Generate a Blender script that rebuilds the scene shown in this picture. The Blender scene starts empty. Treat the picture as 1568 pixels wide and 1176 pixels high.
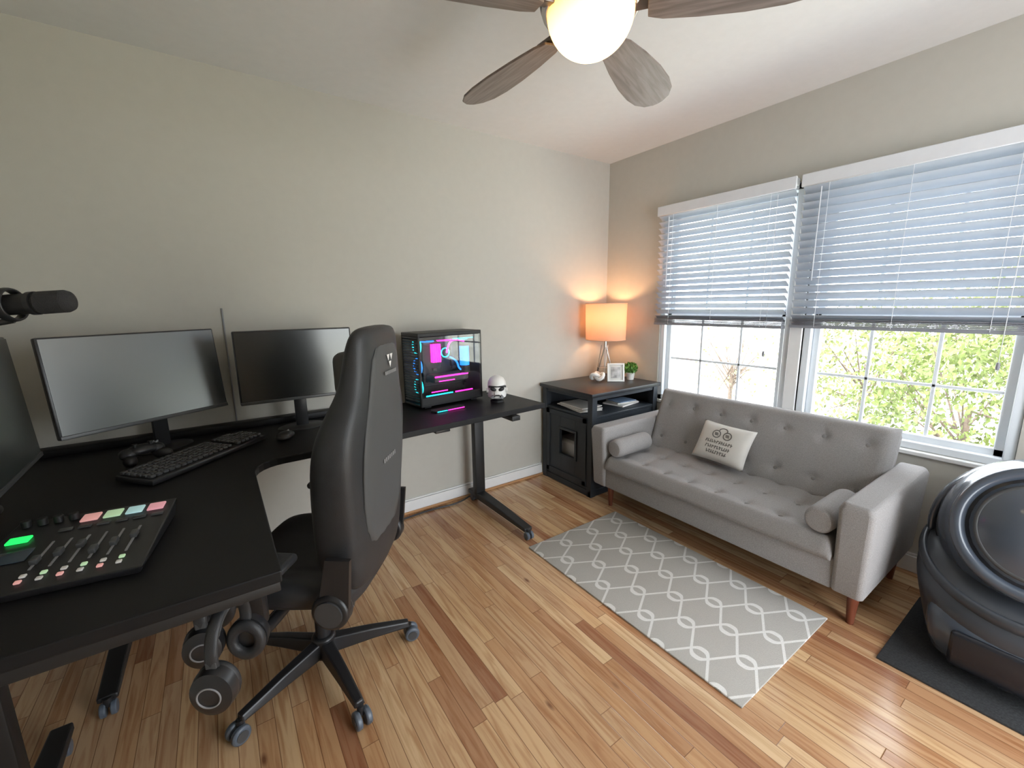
import bpy, bmesh, math, random
from mathutils import Vector, Matrix, Euler
random.seed(7)
S=bpy.context.scene
S.view_settings.view_transform='Standard'
COL=S.collection
rad=math.radians
# ---------------------------------------------------------------- materials
def M(name,col,rough=.5,metal=0.,var=0.,vs=20.,bump=0.,bs=300.,em=None,es=0.,coat=0.,stretch=None,spec=.5,ior=None):
    m=bpy.data.materials.new(name);m.use_nodes=True;n=m.node_tree.nodes;l=m.node_tree.links
    b=n['Principled BSDF'];b.inputs['Base Color'].default_value=(*col,1);b.inputs['Roughness'].default_value=rough
    b.inputs['Metallic'].default_value=metal;b.inputs['Coat Weight'].default_value=coat
    b.inputs['Specular IOR Level'].default_value=spec
    if ior: b.inputs['IOR'].default_value=ior
    tc=n.new('ShaderNodeTexCoord');mp=n.new('ShaderNodeMapping');l.new(tc.outputs['Object'],mp.inputs['Vector'])
    if stretch: mp.inputs['Scale'].default_value=stretch
    nz=n.new('ShaderNodeTexNoise');nz.inputs['Scale'].default_value=vs;nz.inputs['Detail'].default_value=4
    l.new(mp.outputs[0],nz.inputs['Vector'])
    mx=n.new('ShaderNodeMix');mx.data_type='RGBA'
    v=max(var,.015)
    mx.inputs[6].default_value=(*[max(0,c*(1-v)) for c in col],1);mx.inputs[7].default_value=(*[min(1,c*(1+v)) for c in col],1)
    rp=n.new('ShaderNodeMapRange');rp.inputs[1].default_value=.3;rp.inputs[2].default_value=.7
    l.new(nz.outputs[0],rp.inputs[0]);l.new(rp.outputs[0],mx.inputs[0]);l.new(mx.outputs[2],b.inputs['Base Color'])
    if bump:
        n2=n.new('ShaderNodeTexNoise');n2.inputs['Scale'].default_value=bs;l.new(mp.outputs[0],n2.inputs['Vector'])
        bp=n.new('ShaderNodeBump');bp.inputs['Strength'].default_value=bump;bp.inputs['Distance'].default_value=.002
        l.new(n2.outputs[0],bp.inputs['Height']);l.new(bp.outputs[0],b.inputs['Normal'])
    return m
wallm=M('wall_paint',(.53,.51,.455),.85,bump=.1,bs=400)
ceilm=M('ceiling_paint',(.72,.72,.71),.9,bump=.1,bs=300)
white=M('white_trim',(.82,.82,.81),.45)
vinyl=M('window_vinyl',(.78,.82,.86),.4)
blindm=M('blind_backlit',(.42,.46,.52),.5)  # white slats greyed: their backlit shade is put into the base colour
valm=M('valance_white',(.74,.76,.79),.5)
black=M('matte_black',(.012,.012,.013),.5,bump=.05,bs=500)
deskm=M('desk_black',(.008,.008,.009),.5,bump=.1,bs=700,spec=.3)
leather=M('chair_leather',(.026,.027,.030),.48,bump=.25,bs=450,var=.1)
leather2=M('chair_suede',(.075,.077,.079),.6,bump=.2,bs=600)
plast=M('black_plastic',(.02,.02,.022),.35)
dgrey=M('dark_grey_plastic',(.06,.062,.065),.4)
mgrey=M('mid_grey',(.25,.25,.26),.5)
scr=M('screen_glass',(.012,.014,.014),.22,spec=.6,ior=1.7)
scr2=M('screen_matte',(.03,.036,.034),.30,spec=1.,ior=1.9)
caster=M('caster_rubber',(.10,.12,.15),.35)
fabric=M('sofa_fabric',(.30,.285,.28),.95,var=.22,vs=350,bump=.6,bs=900)
fabric_d=M('button_fabric',(.21,.20,.195),.95,bump=.4,bs=900)
pilm=M('pillow_cotton',(.66,.64,.60),.9,bump=.3,bs=700)
prnt=M('pillow_print',(.16,.15,.14),.9)
legw=M('leg_wood',(.16,.045,.022),.4,var=.2,vs=10,stretch=(1,1,.15))
cabm=M('cabinet_charcoal',(.022,.028,.036),.5,var=.15,vs=8,stretch=(1,1,.1))
cabtop=M('cabinet_top',(.020,.022,.026),.38,var=.2,vs=10,stretch=(.1,1,1))
paper=M('paper',(.7,.68,.64),.7);paper2=M('paper_blue',(.25,.35,.5),.6)
chrome=M('brushed_nickel',(.55,.53,.5),.3,1.)
bronze=M('fan_bronze',(.16,.14,.13),.35,.8)
robotm=M('robot_shell',(.07,.085,.11),.22,coat=.4,spec=.5)
robotb=M('robot_black',(.012,.014,.02),.25)
robotg=M('robot_base',(.045,.05,.06),.35)
matm=M('litter_mat',(.03,.031,.033),.9,bump=1.,bs=120,var=.3,vs=150)
potm=M('pot_white',(.75,.74,.7),.5)
leafm=M('leaf_small',(.10,.26,.04),.6,var=.4,vs=60)
ceram=M('white_ceramic',(.8,.79,.76),.3)
photom=M('photo_print',(.45,.43,.42),.4,var=.5,vs=30)
def grainwood(name,c1,c2,stretch,rough=.5):
    m=M(name,c1,rough);n=m.node_tree.nodes;l=m.node_tree.links
    tc=n.new('ShaderNodeTexCoord');mp=n.new('ShaderNodeMapping');mp.inputs['Scale'].default_value=stretch
    l.new(tc.outputs['Object'],mp.inputs[0]);nz=n.new('ShaderNodeTexNoise');nz.inputs['Scale'].default_value=6;nz.inputs['Detail'].default_value=8;nz.inputs['Distortion'].default_value=.6
    l.new(mp.outputs[0],nz.inputs[0]);cr=n.new('ShaderNodeValToRGB');cr.color_ramp.elements[0].position=.35;cr.color_ramp.elements[1].position=.65
    cr.color_ramp.elements[0].color=(*c1,1);cr.color_ramp.elements[1].color=(*c2,1)
    l.new(nz.outputs[0],cr.inputs[0]);l.new(cr.outputs[0],n['Principled BSDF'].inputs['Base Color'])
    return m
bladem=grainwood('fan_blade_wood',(.15,.115,.10),(.25,.205,.185),(1,12,1),.4)
def EM(name,col,s):
    m=bpy.data.materials.new(name);m.use_nodes=True;n=m.node_tree.nodes;l=m.node_tree.links;b=n['Principled BSDF']
    b.inputs['Base Color'].default_value=(*col,1);b.inputs['Emission Color'].default_value=(*col,1);b.inputs['Emission Strength'].default_value=s
    return m
cyan=EM('led_cyan',(.02,.8,.9),1.4);mag=EM('led_magenta',(1,.03,.5),2.2);blue=EM('led_blue',(.02,.25,1),1.6)
green=EM('led_green',(.02,1,.15),1.)
padcols=[EM('pad_pink',(.9,.45,.42),.3),EM('pad_green',(.55,.8,.5),.3),EM('pad_cyan',(.5,.78,.8),.3),EM('pad_rose',(.9,.42,.48),.3)]
# floor planks
def floor_mat():
    m=bpy.data.materials.new('hardwood_planks');m.use_nodes=True;N=m.node_tree.nodes;L=m.node_tree.links;b=N['Principled BSDF']
    tc=N.new('ShaderNodeTexCoord');sx=N.new('ShaderNodeSeparateXYZ');L.new(tc.outputs['Object'],sx.inputs[0])
    def mt(op,a,bb=None,c=None):
        q=N.new('ShaderNodeMath');q.operation=op
        for i,v in enumerate((a,bb,c)):
            if v is None: continue
            if isinstance(v,(int,float)): q.inputs[i].default_value=v
            else: L.new(v,q.inputs[i])
        return q.outputs[0]
    X=mt('DIVIDE',sx.outputs[0],.056);row=mt('FLOOR',X);fx=mt('FRACT',X)
    wn=N.new('ShaderNodeTexWhiteNoise');wn.noise_dimensions='1D';L.new(row,wn.inputs['W'])
    Y=mt('ADD',mt('DIVIDE',sx.outputs[1],.8),mt('MULTIPLY',wn.outputs['Value'],9.7));cl=mt('FLOOR',Y);fy=mt('FRACT',Y)
    cb=N.new('ShaderNodeCombineXYZ');L.new(row,cb.inputs[0]);L.new(cl,cb.inputs[1])
    w2=N.new('ShaderNodeTexWhiteNoise');w2.noise_dimensions='3D';L.new(cb.outputs[0],w2.inputs['Vector'])
    cr=N.new('ShaderNodeValToRGB');e=cr.color_ramp.elements
    e[0].position=0;e[0].color=(.38,.18,.095,1);e[1].position=1;e[1].color=(.76,.54,.32,1)
    x=e.new(.10);x.color=(.50,.27,.14,1);x=e.new(.35);x.color=(.61,.36,.185,1);x=e.new(.6);x.color=(.60,.385,.22,1);x=e.new(.82);x.color=(.69,.45,.245,1)
    L.new(w2.outputs['Value'],cr.inputs[0])
    gx=mt('ADD',mt('MULTIPLY',sx.outputs[0],34.),mt('MULTIPLY',w2.outputs['Value'],37.))
    gy=mt('ADD',mt('MULTIPLY',sx.outputs[1],2.4),mt('MULTIPLY',w2.outputs['Value'],91.))
    gc=N.new('ShaderNodeCombineXYZ');L.new(gx,gc.inputs[0]);L.new(gy,gc.inputs[1])
    nz=N.new('ShaderNodeTexNoise');nz.inputs['Scale'].default_value=1.2;nz.inputs['Detail'].default_value=6;nz.inputs['Distortion'].default_value=1.2;L.new(gc.outputs[0],nz.inputs[0])
    gr=N.new('ShaderNodeValToRGB');g=gr.color_ramp.elements;g[0].position=.32;g[0].color=(.64,.47,.37,1);g[1].position=.56;g[1].color=(1.0,1.0,1.0,1);L.new(nz.outputs[0],gr.inputs[0])
    mx=N.new('ShaderNodeMix');mx.data_type='RGBA';mx.blend_type='MULTIPLY';mx.inputs[0].default_value=.75;L.new(cr.outputs[0],mx.inputs[6]);L.new(gr.outputs[0],mx.inputs[7])
    vk=N.new('ShaderNodeTexVoronoi');vk.inputs['Scale'].default_value=1.;kc=N.new('ShaderNodeCombineXYZ');L.new(mt('MULTIPLY',sx.outputs[0],6.),kc.inputs[0]);L.new(mt('MULTIPLY',sx.outputs[1],2.2),kc.inputs[1]);L.new(kc.outputs[0],vk.inputs[0])
    kn=N.new('ShaderNodeMapRange');kn.inputs[1].default_value=.02;kn.inputs[2].default_value=.07;L.new(vk.outputs['Distance'],kn.inputs[0])
    m2=N.new('ShaderNodeMix');m2.data_type='RGBA';m2.inputs[6].default_value=(.22,.10,.05,1);L.new(kn.outputs[0],m2.inputs[0]);L.new(mx.outputs[2],m2.inputs[7])
    ex=mt('MINIMUM',fx,mt('SUBTRACT',1.,fx));ey=mt('MINIMUM',fy,mt('SUBTRACT',1.,fy))
    gap=mt('MINIMUM',mt('DIVIDE',ex,.032),mt('DIVIDE',ey,.0022));gp=mt('MINIMUM',gap,1.)
    m3=N.new('ShaderNodeMix');m3.data_type='RGBA';m3.inputs[6].default_value=(.17,.075,.035,1);L.new(gp,m3.inputs[0]);L.new(m2.outputs[2],m3.inputs[7])
    L.new(m3.outputs[2],b.inputs['Base Color']);b.inputs['Roughness'].default_value=.19
    bp=N.new('ShaderNodeBump');bp.inputs['Strength'].default_value=.25;bp.inputs['Distance'].default_value=.002;L.new(gp,bp.inputs['Height']);L.new(bp.outputs[0],b.inputs['Normal'])
    return m
def rug_mat():
    m=bpy.data.materials.new('rug_trellis');m.use_nodes=True;N=m.node_tree.nodes;L=m.node_tree.links;b=N['Principled BSDF']
    tc=N.new('ShaderNodeTexCoord');sx=N.new('ShaderNodeSeparateXYZ');L.new(tc.outputs['Object'],sx.inputs[0])
    def mt(op,a,bb=None,c=None):
        q=N.new('ShaderNodeMath');q.operation=op
        for i,v in enumerate((a,bb,c)):
            if v is None: continue
            if isinstance(v,(int,float)): q.inputs[i].default_value=v
            else: L.new(v,q.inputs[i])
        return q.outputs[0]
    a=.112;p=.27
    s=mt('MULTIPLY',mt('SUBTRACT',mt('MULTIPLY',mt('PINGPONG',mt('ADD',sx.outputs[1],5.),p/2),4/p),1.),1.5)
    s=mt('SMOOTH_MIN',mt('SMOOTH_MAX',s,-1.,.5),1.,.5)
    sh=mt('MULTIPLY',s,a/2*1.5)
    def dist(v):
        w=mt('WRAP',v,a,-a);return mt('ABSOLUTE',w)
    d1=dist(mt('SUBTRACT',sx.outputs[0],sh));d2=dist(mt('ADD',mt('SUBTRACT',sx.outputs[0],a),sh))
    d=mt('MINIMUM',d1,d2);mk=mt('LESS_THAN',d,.0115)
    nz=N.new('ShaderNodeTexNoise');nz.inputs['Scale'].default_value=260;L.new(tc.outputs['Object'],nz.inputs[0])
    mx=N.new('ShaderNodeMix');mx.data_type='RGBA';mx.inputs[6].default_value=(.54,.515,.475,1);mx.inputs[7].default_value=(.88,.86,.83,1);L.new(mk,mx.inputs[0])
    m2=N.new('ShaderNodeMix');m2.data_type='RGBA';m2.blend_type='MULTIPLY';m2.inputs[0].default_value=.25;L.new(mx.outputs[2],m2.inputs[6]);L.new(nz.outputs[0],m2.inputs[7])
    L.new(m2.outputs[2],b.inputs['Base Color']);b.inputs['Roughness'].default_value=.95
    bp=N.new('ShaderNodeBump');bp.inputs['Strength'].default_value=.6;bp.inputs['Distance'].default_value=.003;L.new(nz.outputs[0],bp.inputs['Height']);L.new(bp.outputs[0],b.inputs['Normal'])
    return m
# ---------------------------------------------------------------- helpers
def G(name,loc=(0,0,0),rz=0.,rot=None):
    e=bpy.data.objects.new(name,None);e.empty_display_size=.1;COL.objects.link(e);e.location=loc
    e.rotation_euler=rot if rot else (0,0,rz);return e
def fin(bm,name,par,mat,smooth=False,mx=None,subs=0):
    bmesh.ops.recalc_face_normals(bm,faces=bm.faces)
    if mx is not None: bmesh.ops.transform(bm,matrix=mx,verts=bm.verts)
    me=bpy.data.meshes.new(name);bm.to_mesh(me);bm.free()
    mats=mat if isinstance(mat,list) else [mat]
    for q in mats: me.materials.append(q)
    if smooth:
        me.polygons.foreach_set('use_smooth',[True]*len(me.polygons))
        if smooth=='auto': me.set_sharp_from_angle(angle=rad(40))
    o=bpy.data.objects.new(name,me);COL.objects.link(o)
    if par: o.parent=par
    if subs:
        s=o.modifiers.new('s','SUBSURF');s.levels=subs;s.render_levels=subs
    return o
def T(loc=(0,0,0),rot=(0,0,0)): return Matrix.Translation(loc)@Euler(rot).to_matrix().to_4x4()
def bbox_(bm,c,s,bev=0.,seg=2,mx=None):
    r=bmesh.ops.create_cube(bm,size=1.);vs=r['verts']
    bmesh.ops.scale(bm,vec=s,verts=vs)
    if bev:
        es=list({e for v in vs for e in v.link_edges})
        rr=bmesh.ops.bevel(bm,geom=es,offset=min(bev,min(s)*.49),segments=seg,affect='EDGES',profile=.5)
        vs=list({v for f in rr['faces'] for v in f.verts}|{v for v in vs if v.is_valid})
    m=(mx if mx is not None else Matrix())
    bmesh.ops.transform(bm,matrix=Matrix.Translation(c)@m,verts=vs)
def box(name,par,c,s,mat,bev=.004,rot=None,seg=2):
    bm=bmesh.new();bbox_(bm,(0,0,0),s,bev,seg)
    return fin(bm,name,par,mat,'auto' if bev else False,T(c,rot or (0,0,0)))
def boxes(name,par,lst,mat,bev=.003,smooth='auto'):
    bm=bmesh.new()
    for it in lst:
        c,s=it[0],it[1];r=it[2] if len(it)>2 else None
        bbox_(bm,c,s,bev,1,Euler(r).to_matrix().to_4x4() if r else None)
    return fin(bm,name,par,mat,smooth if bev else False)
def cylm(bm,p0,p1,r,r2=None,seg=24,cap=True):
    p0=Vector(p0);p1=Vector(p1);d=p1-p0;q=Vector((0,0,1)).rotation_difference(d.normalized()).to_matrix().to_4x4()
    bmesh.ops.create_cone(bm,cap_ends=cap,segments=seg,radius1=r,radius2=r if r2 is None else r2,depth=d.length,matrix=Matrix.Translation((p0+p1)/2)@q)
def cyl(name,par,p0,p1,r,mat,r2=None,seg=28,bev=0.):
    bm=bmesh.new();cylm(bm,p0,p1,r,r2,seg)
    o=fin(bm,name,par,mat,'auto')
    if bev:
        b=o.modifiers.new('b','BEVEL');b.width=bev;b.segments=2;b.limit_method='ANGLE'
    return o
def cyls(name,par,lst,mat,seg=12):
    bm=bmesh.new()
    for it in lst: cylm(bm,it[0],it[1],it[2],it[3] if len(it)>3 else None,seg)
    return fin(bm,name,par,mat,'auto')
def sph(name,par,c,s,mat,u=32,v=20,rot=(0,0,0)):
    bm=bmesh.new();bmesh.ops.create_uvsphere(bm,u_segments=u,v_segments=v,radius=1.)
    bmesh.ops.scale(bm,vec=s if hasattr(s,'__len__') else (s,s,s),verts=bm.verts)
    return fin(bm,name,par,mat,True,T(c,rot))
def tube(name,par,pts,r,mat,cyc=False,res=6):
    cu=bpy.data.curves.new(name,'CURVE');cu.dimensions='3D';cu.bevel_depth=r;cu.bevel_resolution=4;cu.resolution_u=res;cu.use_fill_caps=True
    sp=cu.splines.new('NURBS' if len(pts)>2 else 'POLY');sp.points.add(len(pts)-1)
    for i,p in enumerate(pts): sp.points[i].co=(*p,1)
    if len(pts)>2: sp.order_u=3;sp.use_endpoint_u=not cyc
    sp.use_cyclic_u=cyc
    tmp=bpy.data.objects.new(name+'_c',cu);COL.objects.link(tmp)
    me=bpy.data.meshes.new_from_object(tmp.evaluated_get(bpy.context.evaluated_depsgraph_get()))
    bpy.data.objects.remove(tmp);me.materials.clear();me.materials.append(mat)
    me.polygons.foreach_set('use_smooth',[True]*len(me.polygons))
    o=bpy.data.objects.new(name,me);COL.objects.link(o)
    if par: o.parent=par
    return o
def lathe(name,par,prof,mat,loc=(0,0,0),rot=(0,0,0),seg=40,scale=(1,1,1)):
    bm=bmesh.new();rings=[]
    for r,z in prof:
        rings.append([bm.verts.new((r*math.cos(2*math.pi*i/seg)*scale[0],r*math.sin(2*math.pi*i/seg)*scale[1],z)) for i in range(seg)])
    for a,b in zip(rings,rings[1:]):
        for i in range(seg): bm.faces.new((a[i],a[(i+1)%seg],b[(i+1)%seg],b[i]))
    bmesh.ops.remove_doubles(bm,verts=bm.verts,dist=1e-5)
    return fin(bm,name,par,mat,'auto',T(loc,rot))
def loft(name,par,rings,mat,cap=True,subs=0,mx=None,smooth=True):
    bm=bmesh.new();R=[[bm.verts.new(p) for p in r] for r in rings];n=len(R[0])
    for a,b in zip(R,R[1:]):
        for i in range(n): bm.faces.new((a[i],a[(i+1)%n],b[(i+1)%n],b[i]))
    if cap: bm.faces.new(R[0]);bm.faces.new(R[-1])
    return fin(bm,name,par,mat,smooth,mx,subs)
def prism(name,par,poly,z0,z1,mat,bev=.003):
    bm=bmesh.new();a=[bm.verts.new((x,y,z0)) for x,y in poly];b=[bm.verts.new((x,y,z1)) for x,y in poly];n=len(a)
    bm.faces.new(a);bm.faces.new(b)
    for i in range(n): bm.faces.new((a[i],a[(i+1)%n],b[(i+1)%n],b[i]))
    o=fin(bm,name,par,mat,False)
    if bev:
        q=o.modifiers.new('b','BEVEL');q.width=bev;q.segments=2;q.limit_method='ANGLE'
    return o
def torus(name,par,c,R,r,mat,rot=(0,0,0),a0=0,a1=360,seg=48,ms=12,sc=(1,1,1)):
    bm=bmesh.new();full=(a1-a0)>=360;n=seg if full else seg+1;rings=[]
    for i in range(n):
        a=rad(a0+(a1-a0)*i/seg)
        rings.append([bm.verts.new((math.cos(a)*(R+r*math.cos(b)*sc[0])*sc[2],math.sin(a)*(R+r*math.cos(b)*sc[0]),r*math.sin(b)*sc[1])) for b in [2*math.pi*k/ms for k in range(ms)]])
    for i in range(n if full else n-1):
        A=rings[i];B=rings[(i+1)%n]
        for k in range(ms): bm.faces.new((A[k],A[(k+1)%ms],B[(k+1)%ms],B[k]))
    if not full: bm.faces.new(rings[0]);bm.faces.new(rings[-1])
    return fin(bm,name,par,mat,True,T(c,rot))
# ---------------------------------------------------------------- room
H=2.6;XW=-3.85;YS=-3.9
def solo(name,lst,mat,bev=0): return boxes(name,None,lst,mat,bev)
solo('floor',[(((XW)/2,YS/2,-.05),(-XW+.3,-YS+.3,.1))],floor_mat())
solo('ceiling',[((XW/2,YS/2,H+.05),(-XW+.3,-YS+.3,.1))],ceilm)
solo('wall_north',[((XW/2,.075,H/2),(-XW+.3,.15,H))],wallm)
solo('wall_west',[((XW-.075,YS/2,H/2),(.15,-YS,H))],wallm)
W0,W1,Z0,Z1=-.575,-2.51,.66,2.12
solo('wall_east',[((.075,W0/2,H/2),(.15,-W0,H)),((.075,(W1+YS)/2,H/2),(.15,W1-YS,H)),
  ((.075,(W0+W1)/2,Z0/2),(.15,W0-W1,Z0)),((.075,(W0+W1)/2,(Z1+H)/2),(.15,W0-W1,H-Z1)),
  ((.075,-1.56,(Z0+Z1)/2),(.15,.07,Z1-Z0))],wallm)
# unseen south wall; opening added and sized to let in sky fill light
solo('wall_south',[((-2.95,YS-.06,H/2),(1.8,.12,H)),((-.30,YS-.06,H/2),(.6,.12,H)),((-1.325,YS-.06,2.4),(1.45,.12,.4))],wallm)
bb=boxes('baseboard_north',None,[((XW/2,-.008,.045),(-XW,.016,.09)),((XW/2,-.006,.098),(-XW,.012,.012))],white,.003)
boxes('trim_1',None,[((XW/2,-.024,.009),(-XW,.018,.018))],M('shoe_oak',(.55,.30,.14),.4,var=.2,vs=10,stretch=(.1,1,1)),.005)
boxes('baseboard_east',None,[((-.008,(YS-.05)/2,.045),(.016,-YS-.05,.09)),((-.006,(YS-.05)/2,.098),(.012,-YS-.05,.012))],white,.003)
boxes('baseboard_west',None,[((XW+.008,(YS-.05)/2,.045),(.016,-YS-.05,.09))],white,.003)
def pane_mat():
    m=bpy.data.materials.new('window_glass');m.use_nodes=True;N=m.node_tree.nodes;L=m.node_tree.links;N.clear()
    o=N.new('ShaderNodeOutputMaterial');mx=N.new('ShaderNodeMixShader');t=N.new('ShaderNodeBsdfTransparent');g=N.new('ShaderNodeBsdfGlossy');g.inputs['Roughness'].default_value=.02
    mx.inputs[0].default_value=.05;L.new(t.outputs[0],mx.inputs[1]);L.new(g.outputs[0],mx.inputs[2]);L.new(mx.outputs[0],o.inputs[0]);return m
glass=pane_mat()
def window(name,ya,yb):
    g=G(name);w=ya-yb;yc=(ya+yb)/2
    L=[((.075,ya-.02,(Z0+Z1)/2),(.13,.04,Z1-Z0)),((.075,yb+.02,(Z0+Z1)/2),(.13,.04,Z1-Z0)),((.075,yc,Z1-.02),(.13,w,.04)),((.075,yc,Z0+.02),(.13,w,.04))]
    boxes('frame',g,L,vinyl,.004)
    def sash(n,x,za,zb):
        a=ya-.04;b=yb+.04;ww=a-b
        l=[((x,a-.018,(za+zb)/2),(.03,.036,zb-za)),((x,b+.018,(za+zb)/2),(.03,.036,zb-za)),((x,yc,zb-.018),(.03,ww,.036)),((x,yc,za+.022),(.03,ww,.044))]
        boxes(n,g,l,vinyl,.004)
        gl=[]
        for k in (1,2): gl.append(((x+.005,a-ww*k/3,(za+zb)/2),(.012,.016,zb-za)))
        gl.append(((x+.005,yc,(za+zb)/2-.03),(.012,ww,.016)))
        boxes(n+'_grid',g,gl,vinyl,.002)
        boxes(n+'_glass',g,[((x+.01,yc,(za+zb)/2),(.003,ww,zb-za))],glass,0)
    sash('lower_sash',.06,Z0+.03,1.37);sash('upper_sash',.095,1.34,Z1-.03)
    boxes('sill',g,[((-.004,yc,Z0-.012),(.03,w+.02,.025))],white,.005)
window('window_1',W0,-1.525);window('window_2',-1.595,W1)
boxes('trim_2',None,[((.02,-1.56,(Z0+Z1)/2),(.06,.07,Z1-Z0))],white,.004)
def blind(name,ya,yb,tilt,n,zb):
    g=G(name);w=ya-yb;yc=(ya+yb)/2;x=-.035
    boxes('valance',g,[((x-.027,yc,Z1-.01),(.012,w+.01,.07)),((x,yc,Z1),(.05,w,.04))],valm,.004)
    zt=Z1-.06;bm=bmesh.new()
    for i in range(n):
        z=zt-(zt-zb-.05)*i/(n-1)
        ring=[]
        for s,k in ((-1,0),(-.5,.003),(0,.004),(.5,.003),(1,0)):
            ring.append((s*.025,k))
        c,sn=math.cos(tilt),math.sin(tilt);A=[];B=[]
        for t in (0,-.003):
            for (u,v) in (ring if t==0 else ring[::-1]):
                v+=t
                px=x+u*c+v*sn;pz=z-u*sn+v*c
                A.append(bm.verts.new((px,ya-.004,pz)));B.append(bm.verts.new((px,yb+.004,pz)))
        m=len(A)
        for k in range(m): bm.faces.new((A[k],A[(k+1)%m],B[(k+1)%m],B[k]))
        bm.faces.new(A);bm.faces.new(B)
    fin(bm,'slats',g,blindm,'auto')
    st=[((x,yc,zb+.042-.007*i),(.05,w-.008,.004)) for i in range(5)]+[((x,yc,zb),(.052,w-.006,.018))]
    boxes('bottom_rail',g,st,M('blind_rail',(.24,.25,.28),.5),.001)
    cl=[]
    for f in (.14,.5,.86):
        for xx in (x-.027,x+.027): cl.append(((xx,ya-w*f,zt+.03),(xx,ya-w*f,zb),.0012))
    cl.append(((x-.032,ya-.10,zt),(x-.032,ya-.10,1.55),.0025));cl.append(((x-.032,yb+.09,zt),(x-.032,yb+.09,1.15 if yb<-2 else 1.5),.0015))
    cyls('cords',g,cl,valm,6)
    lathe('cord_tassel',g,[(0,0),(.006,.002),(.008,-.02),(.006,-.032),(0,-.034)],M('tassel',(.25,.25,.27),.5),(x-.032,yb+.09,1.15 if yb<-2 else 1.12),seg=12)
    cyls('tassel_cord',g,[((x-.032,yb+.09,zt),(x-.032,yb+.09,1.14),.0012)],blindm,6)
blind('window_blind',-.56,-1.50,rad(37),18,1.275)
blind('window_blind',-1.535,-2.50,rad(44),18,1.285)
# ---------------------------------------------------------------- rug, mat
bm=bmesh.new();bbox_(bm,(0,0,0),(.755,1.27,.009),.003,2)
r=fin(bm,'area_rug',None,rug_mat(),'auto');r.location=(-1.155,-1.49,.0048)
bm=bmesh.new();bbox_(bm,(0,0,0),(.62,.75,.010),.004,2)
r=fin(bm,'litter_mat',None,matm,'auto');r.location=(-.56,-2.70,.0052)
tube('floor_cable',None,[(-2.35,-.07,.008),(-2.1,-.09,.008),(-1.8,-.06,.008),(-1.6,-.10,.008),(-1.50,-.08,.03)],.006,plast)
# ---------------------------------------------------------------- sofa
sf=G('grey_sofa')
def tufted(name,par,W,D,Th,rows,cols,mat,mx,edge=.05,dent=.03,N=96,Mm=44,crease=.22):
    bm=bmesh.new();btn=[]
    for j in range(rows):
        for i in range(cols):
            u=-W/2+W*(i+.5)/cols;v=-D/2+D*(j+.5)/rows
            btn.append((u,v))
    def hgt(x,y):
        ex=min(x+W/2,W/2-x)/edge;ey=min(y+D/2,D/2-y)/edge
        e=1.
        for q in (ex,ey):
            if q<1: e*=math.sqrt(max(0,1-(1-q)**2))
        h=Th*(.25+.75*e)
        for (bx,by) in btn:
            d2=(x-bx)**2+(y-by)**2
            h-=dent*math.exp(-d2/(.026**2))+dent*.3*math.exp(-d2/(.065**2))
        for j in range(rows):
            v=-D/2+D*(j+.5)/rows;h-=dent*crease*math.exp(-((y-v)/.012)**2)
        for i in range(cols):
            u=-W/2+W*(i+.5)/cols;h-=dent*crease*math.exp(-((x-u)/.012)**2)
        return h
    g=[[bm.verts.new((-W/2+W*i/N,-D/2+D*j/Mm,hgt(-W/2+W*i/N,-D/2+D*j/Mm))) for j in range(Mm+1)] for i in range(N+1)]
    for i in range(N):
        for j in range(Mm): bm.faces.new((g[i][j],g[i+1][j],g[i+1][j+1],g[i][j+1]))
    per=[g[i][0] for i in range(N+1)]+[g[N][j] for j in range(1,Mm+1)]+[g[i][Mm] for i in range(N-1,-1,-1)]+[g[0][j] for j in range(Mm-1,0,-1)]
    lo=[bm.verts.new((v.co.x,v.co.y,0)) for v in per];n=len(per)
    for i in range(n): bm.faces.new((per[i],per[(i+1)%n],lo[(i+1)%n],lo[i]))
    bm.faces.new(lo)
    fin(bm,name,par,mat,True,mx)
    for k,(bx,by) in enumerate(btn):
        o=sph(name+'_button',par,(0,0,0),(.012,.012,.005),fabric_d,14,8)
        o.matrix_local=mx@Matrix.Translation((bx,by,Th-dent*1.35))
fy0,fy1=-.83,-2.13
sw=fy0-fy1;yc=(fy0+fy1)/2
box('base_frame',sf,(-.480,yc,.268),(.74,sw+.02,.145),fabric,.012,seg=3)
tufted('seat_cushion',sf,sw,.58,.095,3,8,fabric,T((-.58,yc,.335),(0,0,rad(90))),edge=.035,dent=.016,crease=.15)
tb=rad(70)
mback=Matrix(((0,math.cos(tb),-math.sin(tb),-.245),(-1,0,0,yc),(0,math.sin(tb),math.cos(tb),.575),(0,0,0,1)))
tufted('back_cushion',sf,sw+.04,.47,.10,2,7,fabric,mback,edge=.04,dent=.012,crease=.06)
box('back_shell',sf,(-.205,yc,.56),(.07,sw+.03,.46),fabric,.03,rot=(0,rad(20),0),seg=3)
for y0,nm in ((fy0+.005,'arm_left'),(fy1-.005,'arm_right')):
    s=1 if nm=='arm_left' else -1
    rings=[]
    for z,fx,bx,o in ((.192,-.845,-.12,0),(.21,-.858,-.11,.0),(.40,-.868,-.10,.006),(.585,-.880,-.09,.012),(.615,-.868,-.10,.012)):
        yi=y0 if z<.6 else y0+s*.012; yo=y0+s*(.115+o) if z<.6 else y0+s*(.113)
        rings.append([(fx,yi+s*.012,z),(fx,yo-s*.012,z),(fx+.015,yo,z),(bx-.015,yo,z),(bx,yo-s*.012,z),(bx,yi+s*.012,z),(bx-.015,yi,z),(fx+.015,yi,z)])
    o=loft(nm,sf,rings,fabric,smooth='auto')
    b=o.modifiers.new('b','BEVEL');b.width=.012;b.segments=3;b.limit_method='ANGLE';b.angle_limit=rad(35)
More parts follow.
